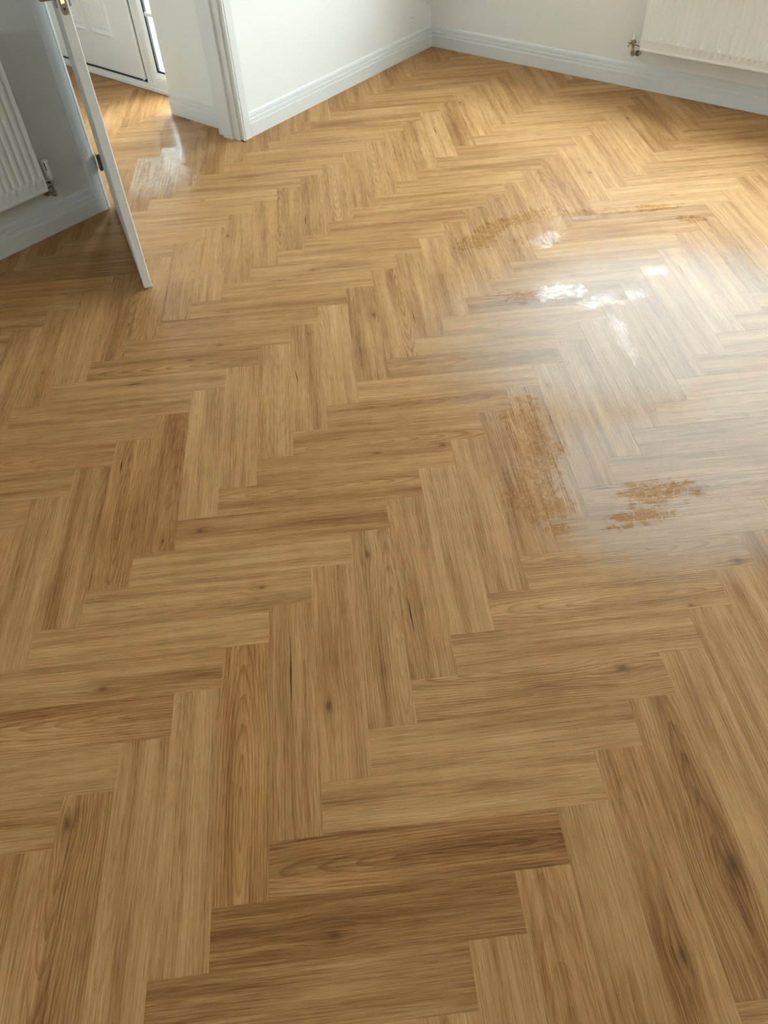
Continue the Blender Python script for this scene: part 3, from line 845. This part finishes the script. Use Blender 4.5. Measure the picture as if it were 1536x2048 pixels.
KNOTS = [(-0.609,-0.503,0.012),(-0.117,-0.183,0.012),(0.236,-0.556,0.012),(-0.387,-0.766,0.016),(0.401,0.356,0.016),(0.493,0.861,0.014),(-0.818,0.013,0.01),(-0.877,-0.084,0.008),(-0.456,0.758,0.01),(-1.131,1.217,0.012),(-1.488,0.709,0.009),(-1.509,0.575,0.009),(-2.108,1.326,0.01),(-1.3,2.214,0.014),(-1.144,2.169,0.01),(0.804,0.066,0.022),(0.794,-0.156,0.01),(-1.057,2.832,0.01),(-1.221,3.554,0.012),(-2.488,1.508,0.008),(-2.152,3.252,0.01),(-2.616,3.536,0.01),(-3.727,1.97,0.008),(-0.762,3.348,0.009),(-0.617,2.829,0.006),(0.406,0.845,0.01),(-0.352,0.248,0.01)]
CRACKS = [(-0.263,-0.166,0.13),(-1.104,0.735,0.06),(-1.91,1.649,0.06),(-0.989,1.295,0.05),(-2.033,2.842,0.07),(-1.566,0.345,0.05),(-1.469,1.427,0.08),(-1.626,1.183,0.08),(-1.124,3.633,0.08),(-1.247,1.531,0.05),(-0.119,0.16,0.06),(-1.41,1.2,0.06),(0.061,0.899,0.06),(-0.639,3.697,0.06),(-1.389,2.409,0.05),(-1.952,3.766,0.05)]
CATHEDRALS = [(-0.086,-0.515),(-1.098,-0.062),(-0.65,0.369),(-0.703,0.576),(-1.137,1.392),(-1.408,-0.022),(0.354,0.606),(0.179,0.65),(-1.796,0.488),(-1.321,0.71),(-1.227,1.472),(-0.396,-0.759),(0.842,0.01),(-0.059,0.029),(0.253,0.251),(-0.454,-0.474),(-2.131,2.087),(0.346,-0.256),(-2.014,1.578),(-0.315,-0.315),(0.042,0.368)]

PALE_PLANKS = [(-3.069, 1.767), (-2.978, 1.674), (-2.972, 1.566), (-2.852, 1.502), (-2.86, 1.393), (-2.842, 1.337)]
PW, PL = 0.12, 0.64
NR = PL / PW
S2 = math.sqrt(0.5)
GAP = 0.00005
def plank_mesh(name, poly, seed=0.0):
    """poly: convex outline in plank coordinates; top edges eased"""
    mbp = MB()
    ch = 0.00022
    cxm = sum(p[0] for p in poly) / len(poly)
    cym = sum(p[1] for p in poly) / len(poly)
    def inset(p):
        dx, dy = cxm - p[0], cym - p[1]
        return (p[0] + math.copysign(min(ch, abs(dx)), dx), p[1] + math.copysign(min(ch, abs(dy)), dy))
    k = len(poly)
    vs = [(*p, -0.004) for p in poly] + [(*p, -0.00018) for p in poly] + [(*inset(p), 0.0) for p in poly]
    fs = [tuple(range(2 * k, 3 * k))]
    for r in range(2):
        for i in range(k):
            j = (i + 1) % k
            fs.append((r * k + i, r * k + j, (r + 1) * k + j, (r + 1) * k + i))
    mbp.add(vs, fs)
    return mbp
def set_pos(me, coords):
    at = me.attributes.new('plank_pos', 'FLOAT_VECTOR', 'POINT')
    at.data.foreach_set('vector', [c for p in coords for c in p])

hx, hy = PL / 2 - GAP, PW / 2 - GAP
RECT = [(-hx, -hy), (hx, -hy), (hx, hy), (-hx, hy)]
full = plank_mesh('plank', RECT)
full_me = full.mesh('plank')
full_me.materials.append(M['wood'])
set_pos(full_me, [(v[0], v[1], 0.0) for v in full.v])

# convex pieces of the floor as half planes (a, b, c): a*x + b*y <= c
xl = lambda y: leftx(y) - 0.006
sl_n = (-1.0, -SL, -(leftx(0) - 0.006))
REG = [[(-1, 0, 2.826), (1, 0, XE - 0.004), (0, -1, -YB - 0.004), (0, 1, 2.14)],
       [sl_n, (1, 0, XE - 0.004), (0, -1, -2.14), (0, 1, YR - 0.006)],
       [(-1, 0, -XH), (1, 0, -2.826), (0, -1, -(JL0)), (0, 1, JL1)],
       [(-1, 0, 5.27), (1, 0, XH), (0, -1, -0.606), (0, 1, 2.19)],
       [(-1, 0, 5.27), (1, 0, XS), (0, -1, -2.19), (0, 1, YF)]]
sl_n = (-1.0, -SL, -(-2.843 + 2.14 * SL - 0.006))
REG[1][0] = sl_n
def inside(p, reg):
    return all(a * p[0] + b * p[1] <= c + 1e-6 for a, b, c in reg)
def clip(poly, reg):
    for a, b, c in reg:
        out = []
        for i, p in enumerate(poly):
            q = poly[(i + 1) % len(poly)]
            dp, dq = a * p[0] + b * p[1] - c, a * q[0] + b * q[1] - c
            if dp <= 0:
                out.append(p)
            if (dp < 0 < dq) or (dq < 0 < dp):
                t = dp / (dp - dq)
                out.append((p[0] + (q[0] - p[0]) * t, p[1] + (q[1] - p[1]) * t))
        poly = out
        if len(poly) < 3:
            return None
    ar = abs(sum(poly[i][0] * poly[(i + 1) % len(poly)][1] - poly[(i + 1) % len(poly)][0] * poly[i][1] for i in range(len(poly)))) / 2
    return poly if ar > 2e-5 else None
def in_view(p):
    d = Vector((p[0], p[1], 0)) - CAM
    zz = d.dot(fw)
    if zz < 0.2:
        return False
    x_ = FOCAL_PX * d.dot(RIGHT) / zz
    y_ = FOCAL_PX * d.dot(UP) / zz
    return abs(x_) < 790 and abs(y_) < 1050

planks = []
for mrow in range(-8, 8):
    for i in range(-60, 70):
        for kind in 'AB':
            if kind == 'A':
                uu, vv, ang = i + mrow * NR + NR / 2, i - 0.5 - mrow * NR, math.pi / 4
            else:
                uu, vv, ang = i + NR + mrow * NR + 0.5, i - mrow * NR - NR / 2, 3 * math.pi / 4
            uu, vv = uu * PW, vv * PW
            c = ((uu - vv) * S2, (uu + vv) * S2)
            if not (-6 < c[0] < 3.2 and -4.0 < c[1] < 4.9):
                continue
            ca, sa = math.cos(ang), math.sin(ang)
            w = [(c[0] + p[0] * ca - p[1] * sa, c[1] + p[0] * sa + p[1] * ca) for p in RECT]
            smp = [((w[0][0] * (1 - a) + w[1][0] * a) * (1 - b) + (w[3][0] * (1 - a) + w[2][0] * a) * b,
                    (w[0][1] * (1 - a) + w[1][1] * a) * (1 - b) + (w[3][1] * (1 - a) + w[2][1] * a) * b) for a in (0, .25, .5, .75, 1) for b in (0, .5, 1)]
            ins = [any(inside(p, r) for r in REG) for p in smp]
            if all(ins):
                polys = None
            else:
                polys = [q for q in (clip(w, r) for r in REG) if q]
                if not polys:
                    continue
            test = smp if polys is None else [p for q in polys for p in q] + [p for p, k_ in zip(smp, ins) if k_]
            planks.append((kind, c, ang, polys, any(in_view(p) for p in test)))

def to_local(p, c, ang):
    dx, dy = p[0] - c[0], p[1] - c[1]
    return (dx * math.cos(ang) + dy * math.sin(ang), -dx * math.sin(ang) + dy * math.cos(ang))
def find(lst, c, ang):
    out = []
    for t in lst:
        q = to_local(t[:2], c, ang)
        if abs(q[0]) <= PL / 2 and abs(q[1]) <= PW / 2:
            out.append((q, t))
    return out
rest, rest_pos = MB(), []
made = 0
for kind, c, ang, polys, seen in planks:
    if seen and made < 300:
        if polys is None:
            me = full_me
        else:
            mbp = MB()
            for q in polys:
                part = plank_mesh('plank', [to_local(p, c, ang) for p in q])
                mbp.add(part.v, part.f)
            me = mbp.mesh('plank')
            me.materials.append(M['wood'])
            set_pos(me, [(v[0], v[1], 0.0) for v in mbp.v])
        o = bpy.data.objects.new('plank', me)
        COL.objects.link(o)
        o.location = (c[0], c[1], random.uniform(-0.00012, 0.00012))
        o.rotation_euler = (0, 0, ang)
        o.parent = floor
        tn = find(TONES, c, ang)
        tone = (tn[0][1][2], tn[0][1][3]) if tn else (random.gauss(0.03, 0.16), random.gauss(0.08, 0.16))
        kn = find(KNOTS, c, ang)
        if kn:
            k_ = (*kn[0][0], kn[0][1][2])
        elif random.random() < 0.14:
            k_ = (random.uniform(-0.29, 0.29), random.uniform(-0.05, 0.05), random.uniform(0.004, 0.008))
        else:
            k_ = (0.0, 0.0, 0.0)
        cr = find(CRACKS, c, ang)
        if cr:
            r_ = (*cr[0][0], cr[0][1][2])
        elif random.random() < 0.08:
            r_ = (random.uniform(-0.25, 0.25), random.uniform(-0.045, 0.045), random.uniform(0.02, 0.05))
        else:
            r_ = (0.0, 0.0, 0.0)
        ca_ = find(CATHEDRALS, c, ang)
        if ca_:
            f_ = (ca_[0][0][0], ca_[0][0][1], random.uniform(0.65, 0.95))
        else:
            f_ = (random.uniform(-0.9, 0.9), random.uniform(-0.12, 0.12), random.uniform(0.05, 0.45))
        o['tone'] = [float(tone[0]), float(tone[1]), 1.0 if (kind == 'B' and find(PALE_PLANKS, c, ang)) else 0.0]
        o['knot'] = [float(v) for v in k_]
        o['crack'] = [float(v) for v in r_]
        o['figure'] = [float(v) for v in f_]
        made += 1
    else:
        sd = random.random()
        for q in ([[to_local(p, c, ang) for p in w_] for w_ in polys] if polys else [RECT]):
            part = plank_mesh('plank', q)
            ca, sa = math.cos(ang), math.sin(ang)
            rest.add([(c[0] + v[0] * ca - v[1] * sa, c[1] + v[0] * sa + v[1] * ca, v[2]) for v in part.v], part.f)
            rest_pos += [(v[0], v[1], sd) for v in part.v]
me = rest.mesh('plank_field')
me.materials.append(M['wood'])
set_pos(me, rest_pos)
o = bpy.data.objects.new('plank_field', me)
COL.objects.link(o)
o.parent = floor
o['kind'] = 'stuff'
o['tone'] = [0.0, 0.08, 0.0]
o['knot'] = [0.0, 0.0, 0.0]
o['crack'] = [0.0, 0.0, 0.0]
o['figure'] = [0.7, 0.08, 0.3]
print('planks', made, 'of', len(planks))
